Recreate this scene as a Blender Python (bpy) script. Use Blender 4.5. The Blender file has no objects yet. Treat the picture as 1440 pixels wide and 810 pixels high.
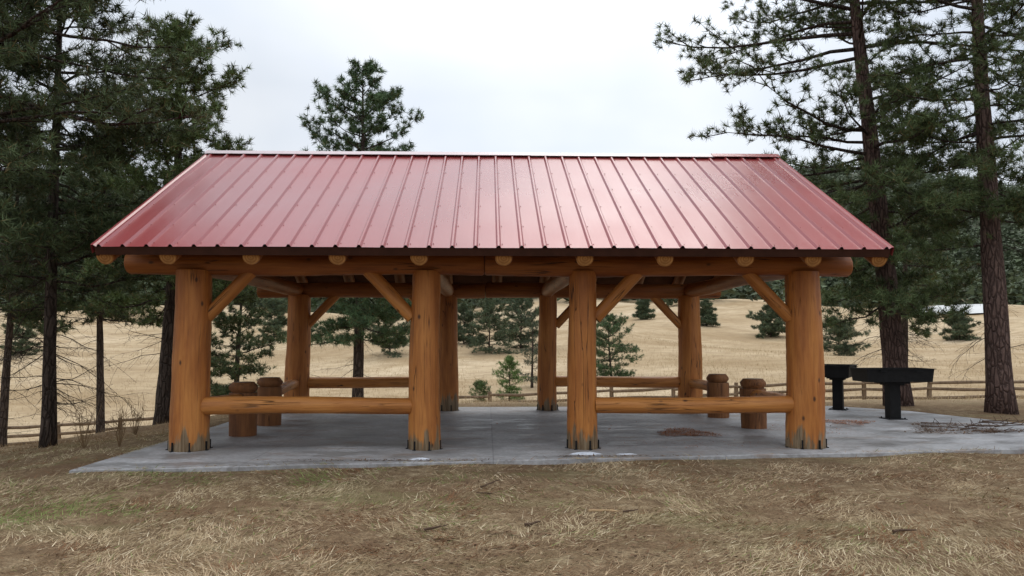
import bpy, math, numpy as np
from mathutils import Vector, Matrix
R = np.random.default_rng(7)
C = bpy.context.scene.collection
sc = bpy.context.scene
# ------------------------------------------------------------------ camera
F = 1120.0; YAW = math.radians(1.79); PITCH = math.radians(3.73); CAMZ = 1.56
cd = bpy.data.cameras.new('camera'); cam = bpy.data.objects.new('camera', cd); C.objects.link(cam)
cam.location = (0, 0, CAMZ); cam.rotation_euler = (math.pi/2+PITCH, 0, -YAW)
cd.sensor_width = 36; cd.lens = 28.0; cd.clip_end = 6000; cd.clip_start = .05
sc.camera = cam
sc.view_settings.view_transform = 'Standard'; sc.view_settings.look = 'None'; sc.view_settings.exposure = 0
fw = np.array([math.sin(YAW)*math.cos(PITCH), math.cos(YAW)*math.cos(PITCH), math.sin(PITCH)])
rt = np.array([math.cos(YAW), -math.sin(YAW), 0]); up = np.cross(rt, fw)
def ray(px, py):
    d = fw*F+rt*(px-720)-up*(py-405); return d/np.linalg.norm(d)
# ------------------------------------------------------------------ terrain
def sst(a, b, v):
    t = np.clip((v-a)/(b-a), 0, 1); return t*t*(3-2*t)
def ter(x, y):
    x = np.asarray(x, float); y = np.asarray(y, float)
    A = np.interp(x, [-20, 15], [3.0, 1.6])
    y0 = np.interp(x, [-9, -5], [13.5, 18.9])
    z = -0.05-A*sst(y0, 40, y)
    z = z-.10*np.clip(-5.2-x, 0, 12)*sst(5, 12, y)*(1-sst(25, 40, y))
    s = y-44
    z = z+.069*(s+np.sqrt(s*s+120))/2*(y > 15)
    z = z-np.where(y > 15, .069*(-29+np.sqrt(29*29+120.))/2, 0)*(1-sst(15, 60, y))
    h = np.clip(y-260-30*np.sin(x*.011+1), 0, 330)
    z = z+h*(.235+.03*np.sin(x*.009)+.02*np.sin(x*.023+2))
    z = z-.068*np.clip(y-640, 0, 1e9)
    z = z+sst(40, 110, y)*(1.5*np.sin(x*.04+y*.024)+.8*np.sin(x*.09-y*.05)+.35*np.sin(x*.21+y*.13))
    z = z+.012*np.sin(x*1.7+y*.9)+.01*np.sin(x*3.1-y*2.3+1)
    return z
def gp(px, py, dmax=900):
    d = ray(px, py); t = 3.0
    while t < dmax:
        p = np.array([0, 0, CAMZ])+d*t
        if p[2] < float(ter(p[0], p[1])): return Vector(p)
        t += .03+t*.002
    return Vector(p)
def ad(px, py, D):            # point on the pixel's ray at world depth y = D
    d = ray(px, py); return Vector(np.array([0, 0, CAMZ])+d*(D/d[1]))
def flat(px, py):
    d = ray(px, py); t = -CAMZ/d[2]; return Vector((d[0]*t, d[1]*t, 0))
# ------------------------------------------------------------------ helpers
def tag(o, label=None, cat=None, group=None, kind=None):
    if label: o['label'] = label
    if cat: o['category'] = cat
    if group: o['group'] = group
    if kind: o['kind'] = kind
    return o
def empty(name, loc, label, cat, group=None):
    o = bpy.data.objects.new(name, None); C.objects.link(o); o.location = loc; return tag(o, label, cat, group)
class MB:
    def __init__(s): s.v = []; s.f = []; s.m = []
    def add(s, vs, fs, mi=0):
        n = len(s.v); s.v += [tuple(v) for v in vs]; s.f += [tuple(i+n for i in f) for f in fs]; s.m += [mi]*len(fs)
    def box(s, lo, hi, mi=0):
        (a, b, c), (d, e, f) = lo, hi
        s.add([(a,b,c),(d,b,c),(d,e,c),(a,e,c),(a,b,f),(d,b,f),(d,e,f),(a,e,f)],
              [(0,3,2,1),(4,5,6,7),(0,1,5,4),(1,2,6,5),(2,3,7,6),(3,0,4,7)], mi)
    def tube(s, pts, rs, n=6, mi=0, cap=True, jit=None):
        pts = [np.array(p, float) for p in pts]; vs = []; fs = []
        for i, p in enumerate(pts):
            t = pts[min(i+1, len(pts)-1)]-pts[max(i-1, 0)]; t = t/(np.linalg.norm(t)+1e-9)
            a = np.array([1., 0, 0]) if abs(t[0]) < .8 else np.array([0, 1., 0])
            u = np.cross(t, a); u /= np.linalg.norm(u); w = np.cross(t, u)
            for k in range(n):
                th = 2*math.pi*k/n; r = rs[i]*(1 if jit is None else jit(i, k))
                vs.append(p+(u*math.cos(th)+w*math.sin(th))*r)
        for i in range(len(pts)-1):
            for k in range(n):
                k2 = (k+1) % n; fs.append((i*n+k, i*n+k2, (i+1)*n+k2, (i+1)*n+k))
        if cap: fs.append(tuple(range(n-1, -1, -1))); fs.append(tuple((len(pts)-1)*n+k for k in range(n)))
        s.add(vs, fs, mi)
    def build(s, name, mats, parent=None, smooth=False, loc=None):
        me = bpy.data.meshes.new(name); me.from_pydata(s.v, [], s.f)
        for m in (mats if isinstance(mats, (list, tuple)) else [mats]): me.materials.append(m)
        if any(s.m): me.polygons.foreach_set('material_index', s.m)
        if smooth: me.polygons.foreach_set('use_smooth', [len(f) <= 4 for f in s.f])
        me.update()
        o = bpy.data.objects.new(name, me); C.objects.link(o)
        if parent: o.parent = parent
        if loc is not None: o.location = loc
        return o
def trimesh(name, V, col, mat, parent=None, loc=None):
    V = np.asarray(V, np.float32); n = len(V); me = bpy.data.meshes.new(name)
    me.vertices.add(n); me.vertices.foreach_set('co', V.ravel())
    me.loops.add(n); me.loops.foreach_set('vertex_index', np.arange(n, dtype=np.int32))
    me.polygons.add(n//3); me.polygons.foreach_set('loop_start', np.arange(0, n, 3, dtype=np.int32))
    me.update(calc_edges=True)
    a = me.attributes.new('col', 'FLOAT_COLOR', 'POINT')
    a.data.foreach_set('color', np.concatenate([col, np.ones((n, 1))], 1).astype(np.float32).ravel())
    me.materials.append(mat)
    o = bpy.data.objects.new(name, me); C.objects.link(o)
    if parent: o.parent = parent
    if loc is not None: o.location = loc
    return o
def unit(v): return v/(np.linalg.norm(v, axis=-1, keepdims=True)+1e-9)
def blades(B, D, L, W):
    S = unit(np.cross(D, R.normal(size=D.shape)))*W[:, None]*.5
    return np.stack([B-S, B+S, B+D*L[:, None]], 1).reshape(-1, 3)
# ------------------------------------------------------------------ materials
def M(name, rough=.8, spec=.3):
    m = bpy.data.materials.new(name); m.use_nodes = True; nt = m.node_tree; b = nt.nodes['Principled BSDF']
    b.inputs['Roughness'].default_value = rough; b.inputs['Specular IOR Level'].default_value = spec
    return m, nt, b
def nd(nt, t, props=None, **ins):
    n = nt.nodes.new(t)
    for k, v in (props or {}).items(): setattr(n, k, v)
    for k, v in ins.items():
        k = k.replace('_', ' ')
        if isinstance(v, bpy.types.NodeSocket): nt.links.new(v, n.inputs[k])
        else: n.inputs[k].default_value = v
    return n
def ramp(nt, fac, stops):
    n = nt.nodes.new('ShaderNodeValToRGB'); nt.links.new(fac, n.inputs[0]); e = n.color_ramp.elements
    while len(e) < len(stops): e.new(.5)
    for i, (p, c) in enumerate(stops):
        e[i].position = p; e[i].color = (*c, 1) if hasattr(c, '__len__') else (c, c, c, 1)
    return n.outputs[0]
def mix(nt, fac, a, b, mode='MIX'):
    n = nt.nodes.new('ShaderNodeMix'); n.data_type = 'RGBA'; n.blend_type = mode
    for i, v in ((0, fac), (6, a), (7, b)):
        if isinstance(v, bpy.types.NodeSocket): nt.links.new(v, n.inputs[i])
        else: n.inputs[i].default_value = v if i == 0 else (*v, 1)
    return n.outputs[2]
def math_(nt, op, a, b=0., c=None):
    n = nt.nodes.new('ShaderNodeMath'); n.operation = op
    for i, v in enumerate((a, b) if c is None else (a, b, c)):
        if isinstance(v, bpy.types.NodeSocket): nt.links.new(v, n.inputs[i])
        else: n.inputs[i].default_value = v
    return n.outputs[0]
def bump(nt, b, h, strength, dist=.02):
    n = nd(nt, 'ShaderNodeBump', Strength=strength, Distance=dist, Height=h); nt.links.new(n.outputs[0], b.inputs['Normal'])
def mapping(nt, vec, scale, loc=None):
    n = nt.nodes.new('ShaderNodeMapping'); nt.links.new(vec, n.inputs[0]); n.inputs['Scale'].default_value = scale
    if loc is not None: nt.links.new(loc, n.inputs['Location'])
    return n.outputs[0]
def noise(nt, vec, scale, detail=4, rough=.5):
    return nd(nt, 'ShaderNodeTexNoise', Vector=vec, Scale=scale, Detail=float(detail), Roughness=rough).outputs[0]
def wood(name, light, mid, dark, stain=False, rough=.5):
    m, nt, b = M(name, rough, .35)
    tc = nt.nodes.new('ShaderNodeTexCoord').outputs['Object']
    rnd = nt.nodes.new('ShaderNodeObjectInfo').outputs['Random']
    off = nd(nt, 'ShaderNodeCombineXYZ', X=math_(nt, 'MULTIPLY', rnd, 37.), Y=math_(nt, 'MULTIPLY', rnd, 11.), Z=math_(nt, 'MULTIPLY', rnd, 23.)).outputs[0]
    n1 = noise(nt, mapping(nt, tc, (5, 5, .8), off), 1.0, 5, .6)
    n2 = noise(nt, mapping(nt, tc, (30, 30, 1.6), off), 1.0, 3, .6)
    n3 = noise(nt, mapping(nt, tc, (1.2, 1.2, 1.2), off), 1.0, 3)
    c = ramp(nt, n1, [(.28, dark), (.44, mid), (.68, light)])
    c = mix(nt, ramp(nt, n2, [(.33, .45), (.55, 0.)]), c, dark)
    c = mix(nt, ramp(nt, n3, [(.45, 0.), (.8, .5)]), c, [k*.85 for k in mid])
    vo = nd(nt, 'ShaderNodeTexVoronoi', Vector=mapping(nt, tc, (4.2, 4.2, 2.4), off), Scale=1.0)
    kn = ramp(nt, vo.outputs['Distance'], [(.05, 1.), (.12, 0.)])
    c = mix(nt, kn, c, (.09, .035, .012))
    cr = noise(nt, mapping(nt, tc, (9, 9, .35), off), 1.0, 2)
    ck = ramp(nt, cr, [(.487, 0.), (.497, 1.), (.503, 1.), (.513, 0.)])
    msk = ramp(nt, n3, [(.47, 0.), (.57, 1.)])
    ck = math_(nt, 'MULTIPLY', ck, msk)
    c = mix(nt, math_(nt, 'MULTIPLY', ck, .85), c, (.04, .016, .006))
    if stain:
        z = nd(nt, 'ShaderNodeSeparateXYZ', Vector=tc).outputs[2]
        rag = noise(nt, mapping(nt, tc, (7, 7, 1.2), off), 1.0, 5, .6)
        e = math_(nt, 'SUBTRACT', math_(nt, 'MULTIPLY', rag, 1.5), math_(nt, 'MULTIPLY', z, 1.15))
        s = ramp(nt, e, [(.48, 0.), (.60, 1.)])
        c = mix(nt, math_(nt, 'MULTIPLY', s, .85), c, mix(nt, ramp(nt, n2, [(.4, 0.), (.6, 1.)]), (.10, .08, .045), (.22, .185, .12)))
    nt.links.new(c, b.inputs['Base Color'])
    hh = math_(nt, 'SUBTRACT', n1, math_(nt, 'MULTIPLY', ck, .8))
    bump(nt, b, math_(nt, 'ADD', hh, math_(nt, 'MULTIPLY', n2, .3)), .6, .03)
    return m
WCOL = wood('column_wood', (.56, .225, .052), (.42, .145, .03), (.24, .072, .015), True)
WLOG = wood('log_wood', (.38, .138, .031), (.27, .083, .018), (.14, .042, .010))
WRAIL = wood('rail_wood', (.60, .26, .068), (.46, .175, .04), (.26, .09, .022))
WSTUMP = wood('stump_wood', (.30, .125, .042), (.20, .078, .026), (.09, .034, .014), rough=.7)
WGREY = wood('weathered_wood', (.24, .17, .11), (.17, .115, .07), (.08, .055, .035), rough=.9)
def endgrain():
    m, nt, b = M('end_grain', .8, .1)
    tc = nt.nodes.new('ShaderNodeTexCoord').outputs['Object']
    w = nd(nt, 'ShaderNodeTexWave', {'wave_type': 'RINGS', 'rings_direction': 'Z'}, Vector=tc, Scale=9., Distortion=2.5, Detail=2.)
    c = ramp(nt, w.outputs[0], [(.2, (.34, .15, .045)), (.8, (.50, .25, .09))])
    n = noise(nt, tc, 5., 3)
    c = mix(nt, ramp(nt, n, [(.4, 0.), (.7, .7)]), c, (.2, .09, .03))
    nt.links.new(c, b.inputs['Base Color']); return m
EG = endgrain()
def simple(name, col, rough=.7, spec=.3, metal=0, var=.25, scale=6., bmp=.2):
    m, nt, b = M(name, rough, spec); b.inputs['Metallic'].default_value = metal
    tc = nt.nodes.new('ShaderNodeTexCoord').outputs['Object']; n = noise(nt, tc, scale, 5, .6)
    c = ramp(nt, n, [(.3, [k*(1-var) for k in col]), (.7, [min(1, k*(1+var)) for k in col])])
    nt.links.new(c, b.inputs['Base Color'])
    if bmp: bump(nt, b, n, bmp, .01)
    return m
STEEL = simple('black_steel', (.010, .010, .011), .6, .2)
GRILLM = simple('grill_steel', (.007, .0065, .0065), .6, .2, var=.5, scale=9)
SNOWM = simple('snow', (.62, .64, .68), .6, .3, var=.15, scale=20)
SGREY = wood('stump_top_wood', (.24, .19, .14), (.17, .125, .09), (.09, .06, .04), rough=.9)
def bark(name, a, bcol):
    m, nt, b = M(name, .9, .1)
    tc = nt.nodes.new('ShaderNodeTexCoord').outputs['Object']
    wv = noise(nt, tc, 3., 3)
    mp = mapping(nt, tc, (8, 8, 2.0))
    vv = nd(nt, 'ShaderNodeVectorMath', {'operation': 'ADD'}); nt.links.new(mp, vv.inputs[0]); nt.links.new(wv, vv.inputs[1])
    vo = nd(nt, 'ShaderNodeTexVoronoi', {'feature': 'DISTANCE_TO_EDGE'}, Vector=vv.outputs[0], Scale=1.5).outputs[0]
    n = noise(nt, mapping(nt, tc, (12, 12, 3)), 1.2, 6, .7)
    c = ramp(nt, n, [(.3, a), (.7, bcol)])
    c = mix(nt, ramp(nt, vo, [(.01, .65), (.14, 0.)]), c, [k*.4 for k in a])
    nt.links.new(c, b.inputs['Base Color']); bump(nt, b, math_(nt, 'ADD', ramp(nt, vo, [(0, 0.), (.2, 1.)]), n), 1., .04); return m
BARK = bark('pine_bark_red', (.085, .055, .048), (.19, .125, .102))
BARK2 = bark('pine_bark_dark', (.050, .038, .032), (.12, .09, .072))
def attr_mat(name, rough=.8, spec=.15):
    m, nt, b = M(name, rough, spec)
    a = nt.nodes.new('ShaderNodeAttribute'); a.attribute_name = 'col'
    nt.links.new(a.outputs['Color'], b.inputs['Base Color'])
    return m
NEEDLE = attr_mat('pine_needles', .55, .12); GRASSM = attr_mat('grass_blades', .85, .05); CHIPM = attr_mat('litter', .9, .05)
def concrete():
    m, nt, b = M('concrete', .7, .3)
    g = nt.nodes.new('ShaderNodeNewGeometry').outputs['Position']
    n1 = noise(nt, g, .7, 6, .62); n2 = noise(nt, g, 14., 5, .7); n3 = noise(nt, g, 90., 2)
    c = ramp(nt, n1, [(.36, (.27, .262, .255)), (.5, (.40, .392, .388)), (.64, (.54, .532, .53))])
    c = mix(nt, ramp(nt, n2, [(.38, .5), (.6, 0.)]), c, (.21, .195, .185))
    n4 = noise(nt, mapping(nt, g, (1.0, 2.0, 1)), 1.1, 7, .7)
    c = mix(nt, ramp(nt, n4, [(.50, 0.), (.58, .6)]), c, (.18, .165, .155))
    n5 = noise(nt, mapping(nt, g, (.6, 1.3, 1)), 1.9, 7, .75)
    c = mix(nt, ramp(nt, n5, [(.54, 0.), (.62, .6)]), c, (.28, .21, .16))
    sp = nd(nt, 'ShaderNodeSeparateXYZ', Vector=g)
    jx = math_(nt, 'ABSOLUTE', math_(nt, 'SUBTRACT', math_(nt, 'FRACT', math_(nt, 'DIVIDE', math_(nt, 'ADD', sp.outputs[0], 99.14), 3.15)), .5))
    jy = math_(nt, 'ABSOLUTE', math_(nt, 'SUBTRACT', math_(nt, 'FRACT', math_(nt, 'DIVIDE', math_(nt, 'ADD', sp.outputs[1], 1.3), 4.2)), .5))
    j = math_(nt, 'MINIMUM', jx, math_(nt, 'MULTIPLY', jy, 1.3))
    jj = ramp(nt, j, [(0., .45), (.0025, 0.)])
    c = mix(nt, jj, c, (.09, .09, .09))
    nt.links.new(c, b.inputs['Base Color'])
    nt.links.new(ramp(nt, n4, [(.48, .7), (.6, .33)]), b.inputs['Roughness'])
    bump(nt, b, math_(nt, 'SUBTRACT', math_(nt, 'ADD', n2, math_(nt, 'MULTIPLY', n3, .5)), jj), .25, .01); return m
CONC = concrete()
def ground_mat():
    m, nt, b = M('ground', .95, .05)
    g = nt.nodes.new('ShaderNodeNewGeometry').outputs['Position']
    sp = nd(nt, 'ShaderNodeSeparateXYZ', Vector=g)
    n1 = noise(nt, g, .8, 6, .65); n2 = noise(nt, g, 6., 6, .7); n3 = noise(nt, g, 45., 4, .7)
    near = ramp(nt, n2, [(.32, (.14, .092, .052)), (.5, (.29, .205, .118)), (.68, (.46, .36, .22))])
    near = mix(nt, ramp(nt, n1, [(.42, 0.), (.58, .75)]), near, (.19, .115, .065))
    near = mix(nt, ramp(nt, n3, [(.38, .7), (.6, 0.)]), near, (.09, .06, .038))
    n0 = noise(nt, mapping(nt, g, (.35, .8, 1), None), 1., 5, .65)
    near = mix(nt, ramp(nt, n0, [(.52, 0.), (.64, .35)]), near, (.19, .18, .085))
    f1 = noise(nt, mapping(nt, g, (.022, .03, .02)), 1., 8, .68); f2 = noise(nt, mapping(nt, g, (.45, .7, .4)), 1., 8, .8)
    f3 = noise(nt, mapping(nt, g, (.05, .07, .1)), 1., 9, .8)
    far = ramp(nt, f1, [(.38, (.36, .26, .15)), (.5, (.49, .375, .235)), (.62, (.60, .48, .325))])
    far = mix(nt, ramp(nt, f2, [(.38, .6), (.56, 0.)]), far, (.28, .20, .12))
    far = mix(nt, ramp(nt, f3, [(.49, 0.), (.57, .7)]), far, (.32, .225, .125))
    t = nd(nt, 'ShaderNodeMapRange', Value=math_(nt, 'ADD', sp.outputs[1], math_(nt, 'MULTIPLY', n1, 4.)), From_Min=21., From_Max=26.).outputs[0]
    c = mix(nt, t, near, far)
    t2 = nd(nt, 'ShaderNodeMapRange', Value=math_(nt, 'ADD', sp.outputs[1], math_(nt, 'MULTIPLY', f1, 80.)), From_Min=290., From_Max=320.).outputs[0]
    c = mix(nt, t2, c, (.085, .09, .06))
    nt.links.new(c, b.inputs['Base Color'])
    bump(nt, b, math_(nt, 'ADD', n2, math_(nt, 'MULTIPLY', n3, .6)), .9, .04); return m
GROUND = ground_mat()
def roof_mat(name, a, b_, ro):
    m, nt, b = M(name, .3, .5)
    g = nt.nodes.new('ShaderNodeTexCoord').outputs['Object']
    n1 = noise(nt, mapping(nt, g, (.33, .3, .3)), 1., 3); n2 = noise(nt, mapping(nt, g, (12, 1.2, 1.2)), 1., 4, .6)
    c = ramp(nt, n1, [(.3, a), (.7, b_)])
    c = mix(nt, ramp(nt, n2, [(.5, 0.), (.8, .2)]), c, (.42, .18, .17))
    nt.links.new(c, b.inputs['Base Color'])
    r = math_(nt, 'ADD', math_(nt, 'MULTIPLY', n2, .12), ramp(nt, n1, [(.35, .02), (.65, .18)])); nt.links.new(math_(nt, 'ADD', r, ro), b.inputs['Roughness'])
    b.inputs['Coat Weight'].default_value = .3; b.inputs['Coat Roughness'].default_value = .22
    bump(nt, b, n1, .1, .03); return m
ROOF = roof_mat('red_metal_roof', (.26, .036, .036), (.33, .050, .050), .18)
CAPP = roof_mat('ridge_metal_sky_glare', (.50, .36, .36), (.60, .48, .48), .2)  # same red metal in a pale tint: sky glare painted into the colour
# ------------------------------------------------------------------ world and sun
w = bpy.data.worlds.new('World'); sc.world = w; w.use_nodes = True; nt = w.node_tree
bg = nt.nodes['Background']; bg.inputs[1].default_value = .1
SUN_EL, SUN_AZ = math.radians(58), math.radians(20)
sky = nt.nodes.new('ShaderNodeTexSky'); sky.sky_type = 'NISHITA'; sky.sun_disc = False; sky.sun_elevation = SUN_EL; sky.sun_rotation = SUN_AZ
g = nt.nodes.new('ShaderNodeTexCoord').outputs['Generated']
sz = nd(nt, 'ShaderNodeSeparateXYZ', Vector=g)
n1 = noise(nt, mapping(nt, g, (1.6, 1.6, 2.6)), 1.5, 4, .5)
cl = ramp(nt, n1, [(.34, (6.9, 7.6, 8.7)), (.52, (8.0, 8.5, 9.2)), (.68, (9.0, 9.3, 9.7))])
grow = nd(nt, 'ShaderNodeMapRange', Value=sz.outputs[2], From_Min=.3, From_Max=.8, To_Min=1., To_Max=1.9).outputs[0]
sd = nd(nt, 'ShaderNodeVectorMath', {'operation': 'DOT_PRODUCT'}); nt.links.new(g, sd.inputs[0])
sd.inputs[1].default_value = (math.sin(math.radians(8))*.94, math.cos(math.radians(8))*.94, .34)
glow = nd(nt, 'ShaderNodeMapRange', Value=sd.outputs['Value'], From_Min=.92, From_Max=1., To_Min=0., To_Max=.2).outputs[0]
mul = math_(nt, 'MULTIPLY', grow, math_(nt, 'ADD', glow, 1.))
vm = nd(nt, 'ShaderNodeVectorMath', {'operation': 'SCALE'}); nt.links.new(cl, vm.inputs[0]); nt.links.new(mul, vm.inputs['Scale'])
o_ = mix(nt, .94, sky.outputs[0], (1, 1, 1)); nt.links.new(vm.outputs[0], o_.node.inputs[7])
nt.links.new(o_, bg.inputs[0])
sl = bpy.data.lights.new('sun', 'SUN'); sl.energy = .8; sl.angle = math.radians(25); sl.color = (1, .95, .87)
so = bpy.data.objects.new('sun', sl); C.objects.link(so)
sdir = Vector((math.sin(SUN_AZ)*math.cos(SUN_EL), math.cos(SUN_AZ)*math.cos(SUN_EL), math.sin(SUN_EL)))
so.rotation_euler = sdir.to_track_quat('Z', 'Y').to_euler()
# ------------------------------------------------------------------ ground
def grow_ax(a, b, step, far, k=1.12):
    c = list(np.arange(a, b+1e-6, step)); s = step; v = c[-1]
    while v < far: s *= k; v += s; c.append(v)
    return c
xs = grow_ax(0, 13, .3, 1600, 1.07); xs = [-v for v in xs[:0:-1]]+xs
ys = grow_ax(3, 26, .3, 2400, 1.05); ys = [-200, -60, -20, -6, 0, 2]+ys
X, Y = np.meshgrid(xs, ys); Z = ter(X, Y)
nx, ny = len(xs), len(ys)
mb = MB(); mb.v = [tuple(p) for p in np.stack([X, Y, Z], -1).reshape(-1, 3)]
mb.f = [(j*nx+i, j*nx+i+1, (j+1)*nx+i+1, (j+1)*nx+i) for j in range(ny-1) for i in range(nx-1)]; mb.m = [0]*len(mb.f)
tag(mb.build('ground', GROUND, smooth=True), kind='structure')
SL = [(-5.02, 9.86), (10.3, 11.62), (10.3, 13.9), (9.3, 17.4), (8.2, 18.75), (-4.90, 18.75)]
def in_slab(x, y, m=0.):
    r = np.ones_like(x, bool)
    for i in range(len(SL)):
        (a, b), (c, d) = SL[i], SL[(i+1) % len(SL)]; L = math.hypot(c-a, d-b)
        r &= ((c-a)*(y-b)-(d-b)*(x-a))/L > m
    return r
mb = MB()
FR = []
for i in range(61):
    t = i/60; x = SL[0][0]+(SL[1][0]-SL[0][0])*t; y = SL[0][1]+(SL[1][1]-SL[0][1])*t
    FR.append((x, y+(.018*math.sin(x*2.1)+.012*math.sin(x*5.3+1)+R.normal()*.006)*(0 < i < 60)))
SP = FR+SL[2:]; n = len(SP)
inn = []; cx, cy = 2.5, 14.3
for (a, b) in SP: inn.append((a+(cx-a)*.003, b+(cy-b)*.003))
mb.add([(a, b, -.3) for a, b in SP]+[(a, b, -.012) for a, b in SP]+[(a, b, 0) for a, b in inn],
       [(i, (i+1) % n, n+(i+1) % n, n+i) for i in range(n)]+[(n+i, n+(i+1) % n, 2*n+(i+1) % n, 2*n+i) for i in range(n)]+[tuple(range(2*n, 3*n))])
tag(mb.build('patio', CONC), kind='structure')
# ------------------------------------------------------------------ pavilion
PX, PY = .15, 14.6
pav = empty('log_pavilion', (PX, PY, 0), 'open log picnic pavilion with red ribbed metal roof on concrete slab', 'pavilion')
base = Vector((PX, PY, 0))
def log(name, p0, p1, r0, r1, mat, sides=26, wob=.02, parent=pav, seg=.12, chamfer=.03, chr_=.9, pbase=None, top=EG):
    p0, p1 = Vector(p0), Vector(p1); L = (p1-p0).length; q = (p1-p0).to_track_quat('Z', 'Y')
    k = max(3, int(L/seg)); zs = [0, chamfer]+[chamfer+(L-2*chamfer)*i/k for i in range(1, k)]+[L-chamfer, L]
    ph = R.uniform(0, 6, 6); vs = []
    for i, z in enumerate(zs):
        t = z/L; r = r0+(r1-r0)*t
        if i == len(zs)-1 or (i == 0 and name != 'stump_post'): r *= chr_
        bx = wob*math.sin(z*1.7+ph[0]); by = wob*math.sin(z*1.3+ph[1])
        for s in range(sides):
            a = 2*math.pi*s/sides
            rr = r*(1+.022*math.sin(2*a+ph[2]+z*.8)+.016*math.sin(3*a+ph[3]-z*2)+.012*math.sin(5*a+z*5+ph[4])+.008*R.normal())
            vs.append((bx+rr*math.cos(a), by+rr*math.sin(a), z))
    n = sides; m = len(zs)
    mb = MB(); mb.add(vs, [(i*n+s, i*n+(s+1) % n, (i+1)*n+(s+1) % n, (i+1)*n+s) for i in range(m-1) for s in range(n)])
    mb.add([vs[s] for s in range(n)], [tuple(range(n-1, -1, -1))], 1); mb.add(vs[(m-1)*n:], [tuple(range(n))], 1)
    o = mb.build(name, [mat, top], parent, smooth=True)
    o.location = p0-(pbase if pbase is not None else base); o.rotation_mode = 'QUATERNION'; o.rotation_quaternion = q
    return o
FY, BY = 11.62, 17.9
CXF = [-4.24, -.895, 1.39, 4.66]; CXB = [-4.20, -.87, 1.355, 4.57]; RAD = [.268, .222, .215, .262]
brk = MB(); brk.box((-.010, -.012, 0), (.010, .006, .125)); brk.box((-.020, -.035, .0), (.020, .0, .008))
bm0 = None
for yy, CX in ((FY, CXF), (BY, CXB)):
    for i, x in enumerate(CX):
        r = RAD[i]
        c = log('column', (x, yy, 0), (x, yy, 2.56), r*1.04, r*.93, WCOL, sides=36, wob=.012, seg=.08, chamfer=.02, chr_=.985)
        c.rotation_quaternion = (1, 0, 0, 0)
        for k in range(7):
            a = -math.pi/2+.35+k*2*math.pi/7
            if bm0 is None: bo = brk.build('anchor_bracket', STEEL, c); bm0 = bo.data
            else: bo = bpy.data.objects.new('anchor_bracket', bm0); C.objects.link(bo); bo.parent = c
            bo.location = (math.cos(a)*(r*1.04+.004), math.sin(a)*(r*1.04+.004), .003); bo.rotation_euler = (0, 0, a+math.pi/2)
for yy in (FY, BY):
    log('beam', (-5.17 if yy == FY else -5.1, yy, 2.665), (-.045, yy, 2.67), .165, .172, WLOG, wob=.012)
    log('beam', (-.035, yy, 2.67), (5.37 if yy == FY else 5.28, yy, 2.66), .178, .16, WLOG, wob=.012)
for xf, xb in zip(CXF, CXB):
    log('tie_beam', (xf, FY+.14, 2.67), (xb, BY-.14, 2.67), .15, .15, WLOG, wob=.015)
    log('king_post', ((xf+xb)/2, PY, 2.80), ((xf+xb)/2, PY, 4.52), .11, .11, WLOG, sides=14)
def brace(x, s, yy):
    log('brace', (x+s*.19, yy, 1.88), (x+s*.84, yy, 2.57), .095, .095, WCOL if False else WRAIL, sides=12, wob=.0, chamfer=.01, chr_=.99)
for yy, CX in ((FY, CXF), (BY, CXB)):
    brace(CX[0], 1, yy); brace(CX[1], -1, yy); brace(CX[2], 1, yy); brace(CX[3], -1, yy)
TH = math.atan2(2.21, 4.18)
RX = [-5.02, -4.2, -3.12, -1.98, -.90, .22, 1.31, 2.39, 3.48, 4.4, 5.3]
XL, XR = -5.13, 5.43
for s in (-1, 1):
    ye = PY+s*4.04; ze = 2.645
    for x in RX:
        log('rafter', Vector((x, ye, ze)), Vector((x, PY+s*.12, ze+(4.04-.12)*math.tan(TH))), .118, .105, WLOG, sides=18, wob=.006, seg=.3, chamfer=.02, chr_=.93)
log('ridge_beam', (XL+.15, PY, 4.66), (XR-.15, PY, 4.66), .12, .12, WLOG, wob=.01)
def slope_box(name, s, u0, u1, x0, x1, h0, h1, mat):
    mb = MB(); vs = []
    for x in (x0, x1):
        for u in (u0, u1):
            for h in (h0, h1):
                vs.append((x-PX, s*(u*math.cos(TH)+h*math.sin(TH)), 4.98-u*math.sin(TH)+h*math.cos(TH)))
    mb.add(vs, [(0,1,3,2),(4,6,7,5),(0,4,5,1),(2,3,7,6),(0,2,6,4),(1,5,7,3)])
    return mb.build(name, mat, pav)
US = 4.18/math.cos(TH)
DK = simple('deck_boards', (.07, .03, .016), .8, .1, var=.4, scale=3)
FS = simple('fascia_paint', (.05, .019, .012), .7, .2)
W_ = XR-XL
nrib = 34; st = (W_-.2)/nrib
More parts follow.
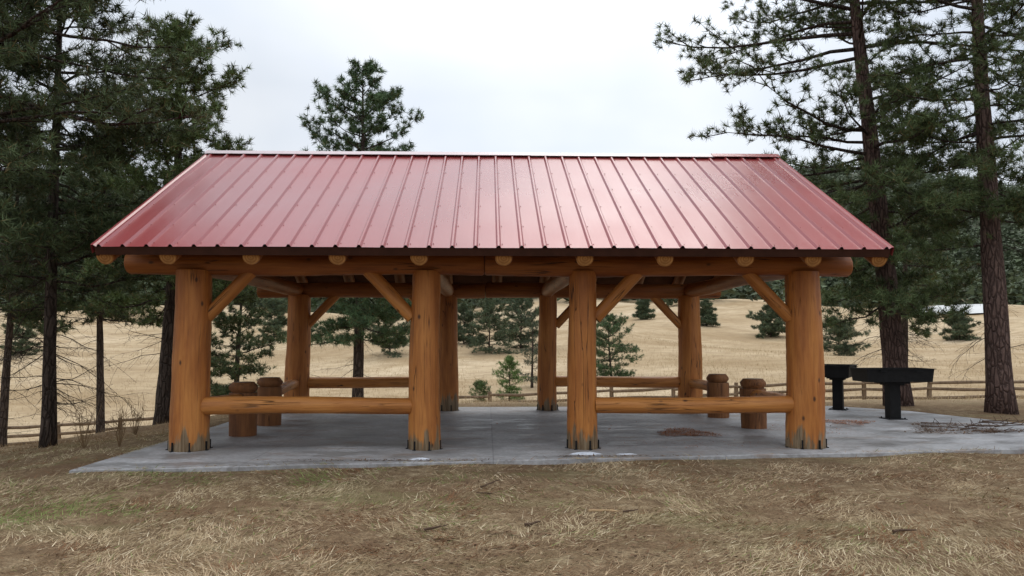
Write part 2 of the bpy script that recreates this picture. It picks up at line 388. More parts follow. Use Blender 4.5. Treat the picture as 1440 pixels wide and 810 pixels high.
for s in (-1, 1):
    slope_box('roof_deck', s, 0.05, US-.05, XL+.06, XR-.06, -.06, -.012, DK)
    slope_box('fascia_board', s, US-.047, US-.02, XL+.03, XR-.03, -.125, -.008, FS)
    slope_box('barge_board', s, 0.05, US-.05, XL+.02, XL+.057, -.15, -.008, FS)
    slope_box('barge_board', s, 0.05, US-.05, XR-.057, XR-.02, -.15, -.008, FS)
    prof = [(XL, .026), (XL+.03, .026)]
    for k in range(nrib+1):
        c0 = XL+.10+k*st; hh = .033
        prof += [(c0-.034, 0), (c0-.012, hh), (c0+.012, hh), (c0+.034, 0)]
    prof += [(XR-.03, .026), (XR, .026)]
    nu = 16; vs = []; fs = []; npf = len(prof)
    for j in range(nu+1):
        u = US*j/nu
        for (x, h) in prof:
            h2 = h+.004*math.sin(x*1.3+u*1.1)+.0010*math.sin(x*7+u*3)
            vs.append((x-PX, s*(u*math.cos(TH)+h2*math.sin(TH)), 4.98-u*math.sin(TH)+h2*math.cos(TH)))
    for j in range(nu):
        for i in range(npf-1):
            f = (j*npf+i, (j+1)*npf+i, (j+1)*npf+i+1, j*npf+i+1)
            fs.append(f if s < 0 else f[::-1])
    mb = MB(); mb.add(vs, fs)
    for x, dx in ((XL, -1), (XR, 1)):
        q = []
        for u in (0, US):
            for h in (.026, -.10):
                q.append((x-PX+dx*.001, s*(u*math.cos(TH)+h*math.sin(TH)), 4.98-u*math.sin(TH)+h*math.cos(TH)))
        mb.add(q, [(0, 1, 3, 2)])
    for k in range(nrib):
        for u in (.3, 1.2, 2.1, 3.0, 3.9, 4.6):
            x = XL+.10+k*st+.05; r = .007; vv = []
            for h in (.0, .009):
                for a in range(6):
                    xx = x+r*math.cos(a*math.pi/3); uu = u+r*math.sin(a*math.pi/3)
                    vv.append((xx-PX, s*(uu*math.cos(TH)+h*math.sin(TH)), 4.98-uu*math.sin(TH)+h*math.cos(TH)))
            mb.add(vv, [tuple(range(6, 12))]+[(a, (a+1) % 6, 6+(a+1) % 6, 6+a) for a in range(6)])
    mb.build('roof_panel', ROOF, pav)
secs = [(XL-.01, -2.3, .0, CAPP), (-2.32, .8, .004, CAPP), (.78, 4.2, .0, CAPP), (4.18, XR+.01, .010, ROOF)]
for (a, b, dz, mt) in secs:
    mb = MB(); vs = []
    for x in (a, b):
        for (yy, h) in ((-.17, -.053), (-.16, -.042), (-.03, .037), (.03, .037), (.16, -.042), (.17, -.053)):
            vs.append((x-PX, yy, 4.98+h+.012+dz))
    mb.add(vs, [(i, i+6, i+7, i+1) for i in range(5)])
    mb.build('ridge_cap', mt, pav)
def rail(p0, p1, r=.125): log('rail', p0, p1, r, r*.93, WRAIL, sides=24, wob=.012)
for yy, CX, o in ((FY, CXF, .05), (BY, CXB, -.02)):
    rail((CX[0]+.2, yy-o, .62), (CX[1]-.17, yy-o, .62))
    rail((CX[3]-.2, yy-o, .62), (CX[2]+.17, yy-o, .62))
ST = [(-4.0, 13.3), (-4.0, 14.9), (4.74, 14.15), (4.67, 16.1)]
for (x, y) in ST:
    log('stump_post', (x, y, 0), (x, y, .70), .215, .225, WSTUMP, sides=28, wob=.006, chamfer=.02, chr_=.97, top=SGREY).rotation_quaternion = (1, 0, 0, 0)
    log('stump_cap', (x, y, .701), (x, y, .87), .238, .228, WSTUMP, sides=10, wob=.004, chamfer=.065, chr_=.78, seg=.05, top=SGREY).rotation_quaternion = (1, 0, 0, 0)
for (x, y), c, fy in ((ST[0], CXF[0], FY), (ST[1], CXB[0], BY), (ST[2], CXF[3], FY), (ST[3], CXB[3], BY)):
    s = 1 if fy > y else -1
    rail((x, y+s*.16, .58), (c, fy-s*.2, .60), .11)
# ------------------------------------------------------------------ grills
def grill(loc, rot, label, L=1.42, h1=.985):
    t = empty('park_grill', loc, label, 'grill', 'black steel grills beside the pavilion'); t.rotation_euler = (0, 0, rot)
    w, h0, d = L/2, h1-.245, .33
    th = .012; tw = w-.03                                # sides taper slightly inward toward the floor
    mb = MB()
    def ring(ww, dd, z): return [(-ww, -dd, z), (ww, -dd, z), (ww, dd, z), (-ww, dd, z)]
    vs = ring(tw, d-.02, h0)+ring(w, d, h1)+ring(w-th, d-th, h1)+ring(tw-th, d-.02-th, h0+th)
    fs = [(3, 2, 1, 0), (12, 13, 14, 15)]
    for k in range(4):
        k2 = (k+1) % 4
        fs += [(k, k2, 4+k2, 4+k), (4+k, 4+k2, 8+k2, 8+k), (8+k, 8+k2, 12+k2, 12+k)]
    mb.add(vs, fs)
    mb.box((-w-.025, -d-.03, h1+.001), (w+.025, -d+.02, h1+.014)); mb.box((-w-.025, d-.02, h1+.001), (w+.025, d+.03, h1+.014))
    mb.box((-w-.025, -d+.02, h1+.001), (-w+.03, d-.02, h1+.014)); mb.box((w-.03, -d+.02, h1+.001), (w+.025, d-.02, h1+.014))
    mb.box((-.26, -.2, h0-.04), (.26, .2, h0-.001)); mb.box((-.17, -.15, h0-.075), (.17, .15, h0-.041))
    mb.build('firebox', GRILLM, t)
    mb = MB()
    for k in range(26): x = -w+.05+k*(2*w-.1)/25; mb.tube([(x, -d+.02, h1-.04), (x, d-.02, h1-.04)], [.006, .006], 5)
    for y in (-.2, 0, .2): mb.tube([(-w+.03, y, h1-.05), (w-.03, y, h1-.05)], [.008, .008], 5)
    g = mb.build('grate', GRILLM, t)
    for s in (-1, 1):
        mb = MB(); mb.tube([(s*.3, -d-.001, h1-.03), (s*.3, -d-.05, h1-.03), (s*.42, -d-.05, h1-.03), (s*.42, -d-.001, h1-.03)], [.008]*4, 6); mb.build('handle', STEEL, g)
    mb = MB(); mb.tube([(0, 0, .012), (0, 0, h0-.076)], [.150, .150], 4); o = mb.build('post', GRILLM, t); o.rotation_euler = (0, 0, math.pi/4)
    mb = MB(); mb.box((-.19, -.19, .001), (.19, .19, .0115))
    for a in (-1, 1):
        for b in (-1, 1): mb.tube([(a*.155, b*.155, .011), (a*.155, b*.155, .035)], [.015, .013], 6)
    mb.build('base_plate', STEEL, t)
p = flat(1256, 589); grill((p.x, p.y, 0), .03, 'larger looking black steel grill on post, nearer of the two on the slab', 1.36)
p = flat(1176, 576); grill((p.x+.05, p.y, 0), math.radians(58), 'farther black steel grill, partly hidden behind the nearer one', 1.3)
# ------------------------------------------------------------------ trees
def trunk_path(H, lean, wob, ph):
    def f(t): return np.array([lean[0]*t+wob*math.sin(t*5+ph)-wob*math.sin(ph), lean[1]*t+wob*math.sin(t*4+ph*2)-wob*math.sin(ph*2), H*t])
    return f
def pine(name, loc, label, H, r0, lo, prof, nb, lean=(0, 0), K=24, nl=.17, nw=.014, dead=8, twig=2, seed=1, elo=-.2, ehi=.8, extra=(), bark_=None, dens=1., tone=1., group=None, wob=.08, hint=(.065, .10, .035), cut=None, deadlo=.08, zcut=None):
    rr = np.random.default_rng(seed)
    t_ = empty(name, loc, label, 'tree', group)
    tp = trunk_path(H, lean, wob, rr.uniform(0, 6))
    ns = 26 if r0 > .1 else 12
    mb = MB(); pts = [tp(i/ns) for i in range(ns+1)]; pts[0] = pts[0]-np.array([0, 0, .25])
    rs = [r0*((1-i/ns)**.85*.97+.03)*(1+.35*math.exp(-i*1.3)) for i in range(ns+1)]
    jj = rr.uniform(.93, 1.07, (ns+1, 14))
    mb.tube(pts, rs, 14 if r0 > .1 else 8, jit=lambda i, k: jj[i][k]); mb.build('trunk', bark_ or BARK2, t_, smooth=True)
    mb = MB(); TC = []; TD = []
    def branch(t, az, L, el, bare=False, curve=.07, rb=None):
        p = tp(t); d = np.array([math.cos(az)*math.cos(el), math.sin(az)*math.cos(el), math.sin(el)])
        n = 6; pts = [p]; rb = rb or (.008+.0105*L); ds = [d]
        for i in range(n):
            d = d+rr.normal(size=3)*(.13 if not bare else .17); d[2] += curve*(i-1)*.5 if not bare else -.03
            d = d/np.linalg.norm(d); p = p+d*L/n; pts.append(p); ds.append(d)
        mb.tube(pts, [rb*(1-.85*i/n) for i in range(n+1)], 5, cap=False)
        for i in range(2 if not bare else 1, n+1):
            for q in range(twig if not bare else 2):
                if rr.random() > .93*dens and not bare: continue
                sg = 1 if (q+i) % 2 else -1
                d = ds[i]; side = np.cross(d, [0, 0, 1.]); side = side/(np.linalg.norm(side)+1e-6)
                td = d*rr.uniform(.3, .9)+side*sg*rr.uniform(.5, 1.)+np.array([0, 0, rr.uniform(-.15, .5)])
                if bare: td[2] -= .5
                td /= np.linalg.norm(td); tl = L*rr.uniform(.13, .3)*(1.25-.5*i/n)+.08
                a = pts[i]+(pts[i-1]-pts[i])*rr.random()
                b = a+td*tl*.55+rr.normal(size=3)*.03; td2 = unit(td+np.array([0, 0, .3 if not bare else -.2])+rr.normal(size=3)*.2); c = b+td2*tl*.45
                mb.tube([a, b, c], [rb*.35, rb*.22, .003], 3, cap=False)
                if bare: continue
                TC.append(c); TD.append(td2)
                TC.append(b+rr.normal(size=3)*.03); TD.append(unit(td+rr.normal(size=3)*.4))
                if tl > .3:
                    for _ in range(3+int(tl*4)):
                        o = .25+.85*rr.random(); e = a+(c-a)*o+rr.normal(size=3)*np.array([.13, .13, .08]); TC.append(e); TD.append(unit(td+rr.normal(size=3)*.7+np.array([0, 0, .4])))
        if not bare:
            for _ in range(3): TC.append(pts[-1]+rr.normal(size=3)*.07); TD.append(unit(ds[-1]+rr.normal(size=3)*.4))
    for i in range(nb):
        u = (i+rr.random())/nb; t = lo+(.985-lo)*u
        L = prof(t)*rr.uniform(.55, 1.12); az = i*2.399+rr.normal()*.35
        if cut and cut(t, az): continue
        branch(t, az, L, elo+(ehi-elo)*u**1.4+rr.normal()*.12)
    for i in range(dead):
        t = deadlo+(lo+.06-deadlo)*rr.random(); branch(t, rr.uniform(0, 6.28), prof(lo+.05)*rr.uniform(.4, .9), rr.uniform(-.45, .1), True, rb=.010)
    for e in extra: branch(*e)
    TC.append(tp(1.)); TD.append(np.array([0, 0, 1.])); TC.append(tp(.985)); TD.append(np.array([0, 0, 1.]))
    mb.build('branches', BARK2, t_, smooth=True)
    TC = np.array(TC); TD = np.array(TD)
    if zcut is not None:
        k_ = TC[:, 2] > zcut+rr.normal(size=len(TC))*.15; TC, TD = TC[k_], TD[k_]
    T = len(TC)
    D = np.repeat(TD, K, 0); B = np.repeat(TC, K, 0); N = len(D)
    dr = unit(D*.55+unit(rr.normal(size=(N, 3)))*.95+np.array([0, 0, .12]))
    B = B-D*rr.uniform(0, .09, (N, 1))
    V = blades(B, dr, nl*rr.uniform(.65, 1.2, N), nw*rr.uniform(.8, 1.3, N))
    tt = np.repeat(rr.uniform(.5, 1.45, T), K)*rr.uniform(.75, 1.25, N)*tone
    col = np.array(hint)[None]*tt[:, None]
    yl = rr.random(N) < .06; col[yl] = np.array([.18, .135, .06])
    trimesh('crown', V, np.repeat(col, 3, 0), NEEDLE, t_)
    return t_
def prof_pts(ts, ls): return lambda t: float(np.interp(t, ts, ls))
def tz(px, py, D): p = ad(px, py, D); return Vector((p.x, p.y, float(ter(p.x, p.y))))
PI = math.pi
GR = (.100, .135, .056); GL = (.080, .108, .048)
p = tz(1264, 575, 19.2)
pine('pine_tree', p, 'tall leaning ponderosa pine rising just behind the two grills', 15.5, .29, .17,
     prof_pts([.1, .22, .3, .36, .5, .68, .85, 1], [1.7, 2.0, 2.6, 3.3, 3.8, 4.3, 2.6, .5]), 80, lean=(-1.0, .4), seed=11, dead=18, elo=-.25, ehi=.65, bark_=BARK, dens=.95, wob=.05, K=27, nl=.19, nw=.017, hint=GR,
     extra=[(.60, PI*.98, 4.9, .12), (.64, PI*1.03, 4.7, .10), (.575, PI*.93, 4.4, .0), (.62, PI*.9, 4.0, .1), (.40, PI*.97, 3.9, .08), (.44, PI*1.04, 4.0, .02), (.38, PI*1.08, 3.6, .0), (.36, PI*1.0, 3.4, -.05), (.42, PI*.9, 3.3, .05), (.2, PI*1.1, 1.9, -.35), (.16, PI*.9, 2., -.4), (.19, PI*1.5, 2., -.3), (.15, -.3, 1.7, -.3)],
     cut=lambda t, az: (.47 < t < .55) and math.cos(az) < -.2)
p = tz(1408, 583, 17.3)
pine('pine_tree', p, 'tall straight reddish trunked ponderosa pine at the right edge of the slab', 15., .265, .28,
     prof_pts([.1, .3, .4, .55, .7, .85, 1], [1.4, 1.7, 2.3, 3.0, 3.2, 2.4, .4]), 72, lean=(-.05, .2), seed=24, dead=16, elo=-.2, ehi=.7, bark_=BARK, dens=.92, wob=.03, K=26, nl=.19, nw=.016, hint=GR,
     extra=[(.25, PI*.95, 1.9, -.25), (.3, PI*1.1, 2.2, -.1), (.42, PI*.9, 2.4, 0), (.47, PI*1.05, 2.8, .1)])
p = tz(1272, 560, 27)
pine('pine_tree', p, 'slender dark pine standing directly behind the leaning right hand pine', 11.0, .12, .25,
     prof_pts([.1, .25, .5, .75, 1], [1.8, 2.4, 2.4, 1.5, .3]), 44, lean=(.3, 0), seed=31, dead=8, K=22, nl=.2, nw=.021, tone=.85, wob=.03, hint=GR, dens=.9)
p = tz(503, 560, 27.5)
D = p.y; topz = float(ad(500, 92, D).z)
pine('pine_tree', p, 'conical green pine whose top rises above the left half of the roof', topz-p.z, .2, .20,
     prof_pts([.1, .2, .35, .55, .75, .88, .95, 1], [1.9, 2.3, 2.5, 2.5, 2.35, 1.5, .8, .2]), 90, seed=5, K=24, nl=.2, nw=.020, dead=10, elo=-.25, ehi=.7, hint=(.095, .15, .07), lean=(0, 0), wob=.04, dens=.9)
p = tz(230, 606, 19.5); topz = float(ad(240, 42, p.y).z)
pine('pine_tree', p, 'green pine with dark straight trunk just left of the pavilion', topz-p.z, .22, .30,
     prof_pts([.1, .2, .3, .45, .6, .8, .93, 1], [2.2, 2.4, 2.5, 2.3, 2.1, 1.7, 1.2, .3]), 84, seed=41, K=25, nl=.18, nw=.017, dead=16, elo=-.1, ehi=.7, hint=(.105, .145, .052), lean=(.15, 0), dens=.92, wob=.04,
     extra=[(.32, .15, 2.9, -.05), (.35, -.3, 2.6, .0), (.62, .1, 2.0, .2), (.57, .05, 2.6, .12)])
p = tz(68, 637, 14.2)
pine('pine_tree', p, 'thin trunked dark pine with drooping dead twigs at the far left', 10.5, .12, .27,
     prof_pts([.1, .25, .4, .6, .8, 1], [1.7, 1.9, 2.1, 2.0, 1.5, .2]), 84, seed=52, K=24, nl=.17, nw=.014, dead=38, elo=-.15, ehi=.6, hint=GL, lean=(-.15, 0), deadlo=.07, dens=.95, wob=.04, zcut=2.0,
     extra=[(.36, .2, 1.9, -.1), (.40, .5, 2.0, -.1), (.46, -.2, 2.1, .0), (.5, .1, 2.2, .05), (.58, -.5, 2.1, .1)])
p = tz(-110, 640, 11.5)
pine('pine_tree', p, 'large pine beyond the left edge sending its boughs into the upper left corner', 11., .22, .36,
     prof_pts([.25, .4, .6, .8, 1], [2.2, 2.8, 3.0, 2.2, .3]), 84, seed=63, K=23, nl=.16, nw=.012, dead=10, elo=-.1, ehi=.5, hint=GL, dens=.92,
     extra=[(.50, .1, 3.7, .18), (.56, .0, 3.4, .12), (.60, .3, 3.4, .15), (.64, -.1, 3.3, .15)])
for (px, py, D, tp_, sd, rad, lo_, nb_, lab) in [(143, 560, 28, 180, 71, 2.3, .40, 76, 'dark pine filling the gap between the two left hand trunks'), (5, 560, 27, 140, 72, 2.6, .38, 80, 'dark bushy pine standing behind the far left thin trunk'),
                                  (335, 540, 33, 375, 73, 2.2, .15, 46, 'short green pine seen past the left corner column')]:
    p = tz(px, py, D); tzp = float(ad(px, tp_, p.y).z)
    pine('pine_tree', p, lab, tzp-p.z, .15, lo_, prof_pts([.1, .3, .6, .85, 1], [rad*.9, rad, rad*.8, rad*.45, .15]), nb_, seed=sd, K=20, nl=.2, nw=.025, dead=12, hint=GL, dens=.92, elo=-.1)
def small(px, py, top, wpx, seed, lab, D=None, hint=(.055, .095, .035), K=14, nbm=1.):
    p = gp(px, py) if D is None else tz(px, py, D)
    H = float(ad(px, top, p.y).z)-p.z; w_ = wpx/F*p.y/2; sc_ = max(1., p.y/30)
    rs_ = np.random.default_rng(seed); e = rs_.uniform(.8, 1.2, 5)
    nb = int((38 if p.y < 60 else 44)*nbm)
    return pine('small_pine', p, lab, H, max(.015, H*.018), .04, prof_pts([.05, .15, .4, .65, .85, 1], [w_*.85*e[0], w_*e[1], w_*1.0*e[2], w_*.8*e[3], w_*.5*e[4], .05]), nb, seed=seed, K=K, nl=.10*sc_+.02, nw=.009*sc_**1.15, dead=0, elo=-.05, ehi=.8, hint=hint, wob=.02*H/4, lean=(rs_.normal()*.03*H, 0))
small(716, 564, 503, 44, 101, 'bright green pine sapling behind the slab between the middle columns', hint=(.13, .21, .065), K=14)
small(675, 564, 539, 30, 102, 'tiny pine seedling left of the bright sapling', hint=(.10, .15, .055), K=9, nbm=.7)
small(860, 535, 446, 96, 103, 'bushy young pine right of the third front column', hint=(.085, .135, .06), K=18, nbm=1.2)
small(748, 545, 440, 66, 104, 'thin dark young pine beside the third rear column', hint=(.07, .09, .055), K=8, nbm=.7)
far = [(688, 496, 426, 84, 'dark round pine in the meadow left of the gap centre'), (652, 484, 430, 52, 'narrow pine near the second rear column in the meadow'), (732, 490, 420, 84, 'dark pine in the meadow above the bright sapling'),
       (905, 449, 422, 30, 'small far pine right of the bushy young pine'), (993, 458, 424, 34, 'far pine right of the last rear column'), (1084, 474, 430, 60, 'dark meadow pine left of the right front column'),
       (1180, 500, 452, 78, 'wide low pine in the meadow above the farther grill'), (548, 500, 430, 70, 'meadow pine left of the second front column'), (385, 480, 424, 56, 'meadow pine left of the first rear column'),
       (1350, 478, 440, 50, 'pine in the meadow beside the right hand trunk'), (30, 500, 430, 56, 'meadow pine behind the far left trunk')]
for i, (px, py, tp_, wp, lab) in enumerate(far): small(px, py, tp_, wp, 200+i, lab, hint=(.095, .125, .070), K=15, nbm=1.)
# ------------------------------------------------------------------ far forest
n = 10500
y = 175+R.random(n)**1.05*500; x = R.uniform(-1, 1, n)*(y*.78)
edge = 232+24*np.sin(x*.02)+14*np.sin(x*.07+1)+9*np.sin(x*.19)
clump = (np.sin(x*.06+1)*np.sin(y*.05+x*.02) > .55) & (R.random(n) < .35) & (y > 200)
keep = (y > edge) | clump; x, y = x[keep], y[keep]; z = ter(x, y); n = len(x)
h = R.uniform(5, 14, n); k = 34
u = R.random((n, k))**.8; a = R.uniform(0, 6.283, (n, k)); rad = (1-u)**.7*(h*R.uniform(.15, .24, n))[:, None]+.25
B = np.stack([x[:, None]+np.cos(a)*rad*.35, y[:, None]+np.sin(a)*rad*.35, z[:, None]+h[:, None]*(.08+u*.88)], -1).reshape(-1, 3)
D = unit(np.stack([np.cos(a), np.sin(a), R.uniform(-.5, .35, (n, k))], -1).reshape(-1, 3))
L = (rad*R.uniform(.7, 1.2, (n, k))).ravel()+.5
V = blades(B, D, L, L*.75)
tone = (R.uniform(.65, 1.35, n)[:, None]*R.uniform(.7, 1.3, (n, k))).ravel()
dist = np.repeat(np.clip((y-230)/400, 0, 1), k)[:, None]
col = (np.array([.09, .112, .062])*(1-dist)+np.array([.13, .155, .105])*dist)*tone[:, None]  # aerial haze mixed into the needle colour, stronger with distance
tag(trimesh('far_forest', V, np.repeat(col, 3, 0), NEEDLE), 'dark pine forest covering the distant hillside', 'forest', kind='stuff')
p = gp(1345, 436); mb = MB(); vs = []; nn = 40
for r_ in (0, 1):
    for k in range(nn):
        a = 2*PI*k/nn; rr_ = 1+.12*math.sin(3*a)+.08*math.sin(5*a+1); qx = p.x+math.cos(a)*7*rr_*(.5+.5*r_); qy = p.y+math.sin(a)*10*rr_*(.5+.5*r_)
        vs.append((qx, qy, float(ter(qx, qy))+.35))
mb.add(vs, [(k, (k+1) % nn, nn+(k+1) % nn, nn+k) for k in range(nn)][::-1]+[tuple(range(nn))]); tag(mb.build('pond', simple('pale_ice', (.55, .55, .53), .5, .3, var=.1, scale=.3)), kind='structure')
# ------------------------------------------------------------------ fences
def fence(pts, label, rails):
    p0 = pts[0]; t = empty('rail_fence', p0, label, 'fence')
    for q in pts:
        q = Vector(q); d = q-Vector(p0)
        mb = MB(); r = .10; mb.tube([(0, 0, -.2), (0.01, 0, .5), (R.normal()*.03, 0, 1.08+R.normal()*.04)], [r, r*.95, r*.85], 8, jit=lambda i, k: R.uniform(.9, 1.1)); mb.build('fence_post', WGREY, t, loc=d)
    for a, b in zip(pts[:-1], pts[1:]):
        a, b = Vector(a)-Vector(p0), Vector(b)-Vector(p0)
        for h_ in rails:
            mb = MB(); m_ = (a+b)/2; mb.tube([a+Vector((0, -.05, h_+R.uniform(-.04, .04)))-m_, Vector((0, -.05, h_-.02)), b+Vector((0, -.05, h_+R.uniform(-.06, .06)))-m_], [.06, .07, .055], 7); mb.build('fence_rail', WGREY, t, loc=m_)
def line(a, b, n):
    out = []
    for i in range(n+1):
        f = i/n; x = a[0]+(b[0]-a[0])*f; y = a[1]+(b[1]-a[1])*f; out.append((x, y, float(ter(x, y))))
    return out
fence(line((-27, 32), (-13.2, 35), 6), 'brown log rail fence running below the pines at the left', (.25, .56, .90))
fence(line((-10.3, 36), (34, 31), 17), 'weathered log rail fence behind the pavilion and grills', (.3, .62, .92))
# ------------------------------------------------------------------ grass
def scatter(n, ymin, ymax, pw=1.):
    y = ymin+(ymax-ymin)*R.random(n)**pw; x = R.uniform(-1, 1, n)*(y*.72+1.5); return x, y
def vnoise(x, y, s, seed):
    rg = np.random.default_rng(seed).random((64, 64)); u = x*s+31.7; v = y*s+17.3
    i = np.floor(u).astype(int); j = np.floor(v).astype(int); fu = u-i; fv = v-j; fu = fu*fu*(3-2*fu); fv = fv*fv*(3-2*fv)
    g_ = lambda a, b: rg[a % 64, b % 64]
    return (g_(i, j)*(1-fu)+g_(i+1, j)*fu)*(1-fv)+(g_(i, j+1)*(1-fu)+g_(i+1, j+1)*fu)*fv
def fbm(x, y, s, seed): return (vnoise(x, y, s, seed)+.5*vnoise(x, y, s*2.1, seed+1)+.3*vnoise(x, y, s*4.3, seed+2))/1.8
x, y = scatter(270000, 3.8, 15, 1.3)
wob_ = .02+.16*(fbm(x, y, 1.5, 9)-.4)+.04*R.random(len(x))
k = ~in_slab(x, y, wob_); x, y = x[k], y[k]
patch = (fbm(x, y, 1.6, 1)-.5)*5
k = R.random(len(x)) < np.clip(.60+.5*patch, .06, 1); x, y, patch = x[k], y[k], patch[k]
n = len(x); z = np.where(in_slab(x, y, -.01), .002, ter(x, y))
flow = fbm(x, y, .8, 40)*12
a = flow+R.normal(size=n)*.9; el = np.abs(R.normal(.22, .33, n))
D = np.stack([np.cos(a)*np.cos(el), np.sin(a)*np.cos(el), np.sin(el)], -1)
L = R.uniform(.03, .11, n); V = blades(np.stack([x, y, z-.002], -1), D, L, R.uniform(.0035, .0085, n))
warm = np.clip((fbm(x, y, .5, 20)-.5)*3+.6+x*.06, 0, 1)[:, None]
c1 = np.array([.60, .46, .29])*warm+np.array([.52, .43, .26])*(1-warm); c2 = np.array([.27, .165, .095])*warm+np.array([.22, .17, .09])*(1-warm); cg = np.array([.19, .23, .075])
q = np.clip(R.random(n)*.8+.1+.28*patch, 0, 1)[:, None]; col = c1*q+c2*(1-q); pale = R.random(n) < .11; col[pale] = (.72, .60, .41)
rust = (R.random(n) < np.clip((fbm(x, y, 2.2, 60)-.54)*4, 0, .65)); col[rust] = np.array([.24, .125, .065])
g1 = gp(60, 735); g2 = gp(190, 700); g3 = gp(380, 672); g4 = gp(560, 705)
gn = np.clip((fbm(x, y, 1.8, 80)-.40)*4, 0, 1.3)
green = (np.exp(-((x-g1.x)**2/.30+(y-g1.y)**2/.22))*1.1+np.exp(-((x-g2.x)**2/1.8+(y-g2.y)**2/.5))*.7+np.exp(-((x-g3.x)**2/5.+(y-g3.y)**2/.4))*.8+np.exp(-((x-g4.x)**2/8.+(y-g4.y)**2/1.2))*.35)*gn+.05*gn
gm = R.random(n) < green; col[gm] = cg*R.uniform(.7, 1.4, (gm.sum(), 1))
tag(trimesh('dry_lawn', V, np.repeat(col, 3, 0), GRASSM), 'matted dry brown grass with faint green patches in front of the slab', 'grass', kind='stuff')
x, y = scatter(170000, 14, 110, 1.6)
k = ~in_slab(x, y, -.08) & ((y > 19) | (x < -5.1) | (x > 9.6)); x, y = x[k], y[k]
cl_ = (fbm(x, y, .22, 100)-.5)*4
k = R.random(len(x)) < np.clip(.5+.5*cl_, .04, 1); x, y, cl_ = x[k], y[k], cl_[k]
n = len(x); z = ter(x, y); a = R.uniform(0, 6.283, n); el = R.uniform(.7, 1.5, n)
D = np.stack([np.cos(a)*np.cos(el), np.sin(a)*np.cos(el), np.sin(el)], -1)
s = np.clip(y/26, .7, 2.2); hgt = np.where(y > 22, 1, .45)*np.where((y < 20) & (x > 8), .4, 1)
V = blades(np.stack([x, y, z-.02], -1), D, R.uniform(.10, .34, n)*hgt, R.uniform(.008, .016, n)*s)
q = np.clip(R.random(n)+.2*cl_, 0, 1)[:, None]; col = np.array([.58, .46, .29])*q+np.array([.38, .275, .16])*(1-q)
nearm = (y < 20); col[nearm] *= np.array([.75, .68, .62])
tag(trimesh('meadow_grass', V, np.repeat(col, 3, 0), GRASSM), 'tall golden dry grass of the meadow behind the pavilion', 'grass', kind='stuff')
WEEDM = simple('weed_stem', (.20, .13, .07), .9, .05)
for i, (px, py, hh, lab) in enumerate([(330, 572, .9, 'bare dry weed behind the left rear of the slab'), (355, 568, 1., 'taller bare dry weed right of its neighbour, left rear of slab'), (190, 612, .6, 'dry brown weed near the left slab corner'),
                                   (168, 628, .55, 'low dry weed on the bank left of the slab'), (118, 632, .7, 'scrubby brown weed on the slope near the thin left trunk'), (1130, 566, .7, 'dry weed behind the slab near the right corner column')]):
    p = gp(px, py); mb = MB()
    for s in range(14):
        a = R.uniform(0, 6.28); e = R.uniform(.03, .25); tip = np.array([math.cos(a)*e, math.sin(a)*e, hh*R.uniform(.6, 1.05)])*1.
        mid = tip*.5+R.normal(size=3)*.03; mb.tube([(0, 0, -.02), mid, tip], [.006, .004, .002], 3)
        for _ in range(5):
            b0 = mid+(tip-mid)*R.random(); mb.tube([b0, b0+R.normal(size=3)*.06+np.array([0, 0, .07])], [.004, .002], 3)
    tag(mb.build('dry_weed', WEEDM, loc=p), lab, 'weed')
# ------------------------------------------------------------------ litter, sticks, snow
def chips(name, spots, label, cat, c_a, c_b, size=(.01, .035)):
    Vs = []; Cs = []
    for (cx_, cy_, rx, ry, n, z0) in spots:
        a = R.uniform(0, 6.283, n); r = np.sqrt(R.random(n))*(1+.3*np.sin(3*a+cx_)+.15*np.sin(7*a))+np.abs(R.normal(size=n))*.12
        x = cx_+np.cos(a)*r*rx; y = cy_+np.sin(a)*r*ry
        z = (np.zeros(n) if z0 == 0 else ter(x, y))+R.uniform(.004, .02, n)
        D = unit(np.stack([R.normal(size=n), R.normal(size=n), R.normal(size=n)*.15], -1)); S = unit(np.cross(D, np.array([0, 0, 1.])))
        L = R.uniform(*size, n)[:, None]; B = np.stack([x, y, z], -1)
        Vs.append(np.stack([B-S*L*.4, B+S*L*.4, B+D*L], 1).reshape(-1, 3)); q = R.random((n, 1)); Cs.append(np.repeat(np.array(c_a)*q+np.array(c_b)*(1-q), 3, 0))
    return tag(trimesh(name, np.concatenate(Vs), np.concatenate(Cs), CHIPM), label, cat, kind='stuff')
def sp(px, py, rx, ry, n, z0=0):
    q = flat(px, py); return (q.x, q.y, rx, ry, n, z0)
chips('bark_chips', [sp(965, 609, .40, .52, 3400), sp(1190, 594, .45, .4, 1800), sp(1130, 602, 1.0, .7, 500), sp(1000, 625, 1.8, .5, 250), sp(700, 600, 3., 1.2, 200)], 'reddish brown bark chips scattered on the slab', 'bark chips', (.48, .24, .14), (.30, .14, .085))
chips('forest_litter', [sp(1370, 606, 1.1, .4, 2400), sp(1330, 598, .7, .3, 800), sp(560, 648, 1.2, .04, 260), sp(850, 642, .8, .04, 160), sp(750, 742, .30, .12, 90, 1), sp(720, 770, 1.6, .5, 260, 1), sp(700, 700, 5., 1.4, 1300, 1), sp(950, 760, 2.2, .6, 300, 1), sp(620, 748, .12, .05, 30, 1), sp(850, 722, .25, .05, 40, 1), sp(1270, 752, .12, .06, 30, 1)], 'dark pine litter and twigs along slab edge and ground', 'litter', (.09, .055, .035), (.20, .12, .07), (.012, .045))
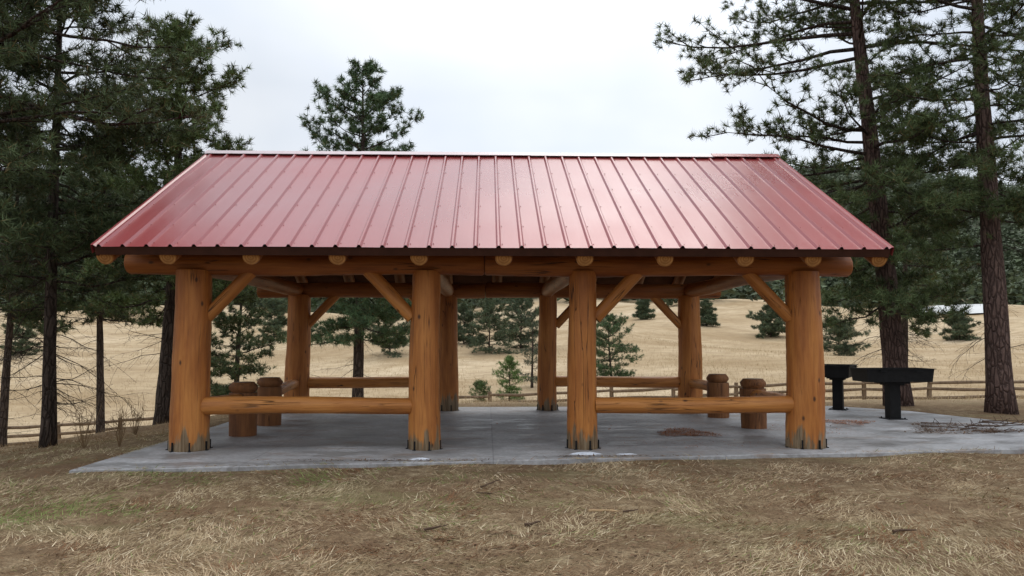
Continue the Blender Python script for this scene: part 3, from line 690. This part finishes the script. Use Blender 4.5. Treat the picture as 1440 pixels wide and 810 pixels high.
def stick(px, py, L, az, r, label, col=(.10, .065, .045)):
    p = gp(px, py); mb = MB(); pts = [np.array([0, 0, r])]; a = az
    for i in range(6): a += R.normal()*.18; pts.append(pts[-1]+np.array([math.cos(a), math.sin(a), 0])*L/6+np.array([0, 0, R.uniform(-.002, .006)]))
    mb.tube(pts, [r*(1-.1*i) for i in range(7)], 6)
    for i in (2, 4): b0 = pts[i]; mb.tube([b0, b0+np.array([math.cos(a+.8), math.sin(a+.8), .1])*L*.2], [r*.5, r*.2], 4)
    o = mb.build('stick', simple('stick_bark', col, .9, .05), loc=(p.x, p.y, p.z+.012)); tag(o, label, 'stick')
stick(676, 688, .40, 1.1, .012, 'dark twig lying on the dry grass in front of the second front column')
stick(690, 697, .18, 2.6, .009, 'short twig just below the dark twig near the slab')
stick(828, 722, .28, -.1, .012, 'pale broken stick flat on the grass right of centre', (.40, .27, .15))
stick(876, 723, .14, -.2, .011, 'dark stub of a stick right of the pale broken one')
stick(596, 749, .22, .05, .013, 'dark stick on the grass left of the bottom centre')
stick(738, 742, .16, .3, .015, 'chunky piece of bark lying at the bottom centre')
stick(1256, 752, .2, .05, .015, 'dark short stick at the lower right of the ground')
BRM = simple('branch_bark', (.09, .06, .045), .9, .05)
for i in range(9):
    q = flat(R.uniform(1290, 1420), R.uniform(596, 608))
    L = R.uniform(.5, 1.1); a = R.normal()*.35; mb = MB(); pts = [np.array([0, 0, .02+.01*i])]
    for j in range(6): a += R.normal()*.15; pts.append(pts[-1]+np.array([math.cos(a), math.sin(a), R.uniform(-.01, .03)])*L/6)
    mb.tube(pts, [.014*(1-.12*j) for j in range(7)], 5)
    for j in (2, 3, 5): mb.tube([pts[j], pts[j]+np.array([R.normal()*.12, R.normal()*.12, .09])], [.007, .003], 4)
    tag(mb.build('fallen_branch', BRM, loc=q), 'fallen dead branch in the heap on the slab at the right edge', 'branch', 'fallen branches heaped at the slab edge')
def snow(px, py, rx, ry, h, label):
    q_ = flat(px, py); mb = MB(); nr, na = 5, 28; vs = [(0, 0, h)]; fs = []
    ph = R.uniform(0, 6, 4)
    for i in range(1, nr+1):
        for k in range(na):
            a = 2*PI*k/na; f = i/nr; q = 1+.25*math.sin(3*a+ph[0])+.18*math.sin(5*a+ph[1])+.12*math.sin(9*a+ph[2])
            vs.append((math.cos(a)*rx*f*q, math.sin(a)*ry*f*q, h*(1-f**2)*(1+.2*math.sin(a*4+i))+(-.004 if i == nr else 0)))
    fs += [(0, 1+k, 1+(k+1) % na) for k in range(na)]
    for i in range(nr-1):
        for k in range(na): fs.append((1+i*na+k, 1+(i+1)*na+k, 1+(i+1)*na+(k+1) % na, 1+i*na+(k+1) % na))
    mb.add(vs, fs); tag(mb.build('snow_patch', SNOWM, loc=(q_.x, q_.y, .001), smooth=True), label, 'snow')
snow(825, 639, .19, .045, .03, 'largest white lump of old snow below the third front column')
snow(880, 639, .12, .025, .012, 'thin streak of old snow right of the largest lump')
snow(590, 646, .12, .035, .02, 'small white lump of old snow below the second front column')
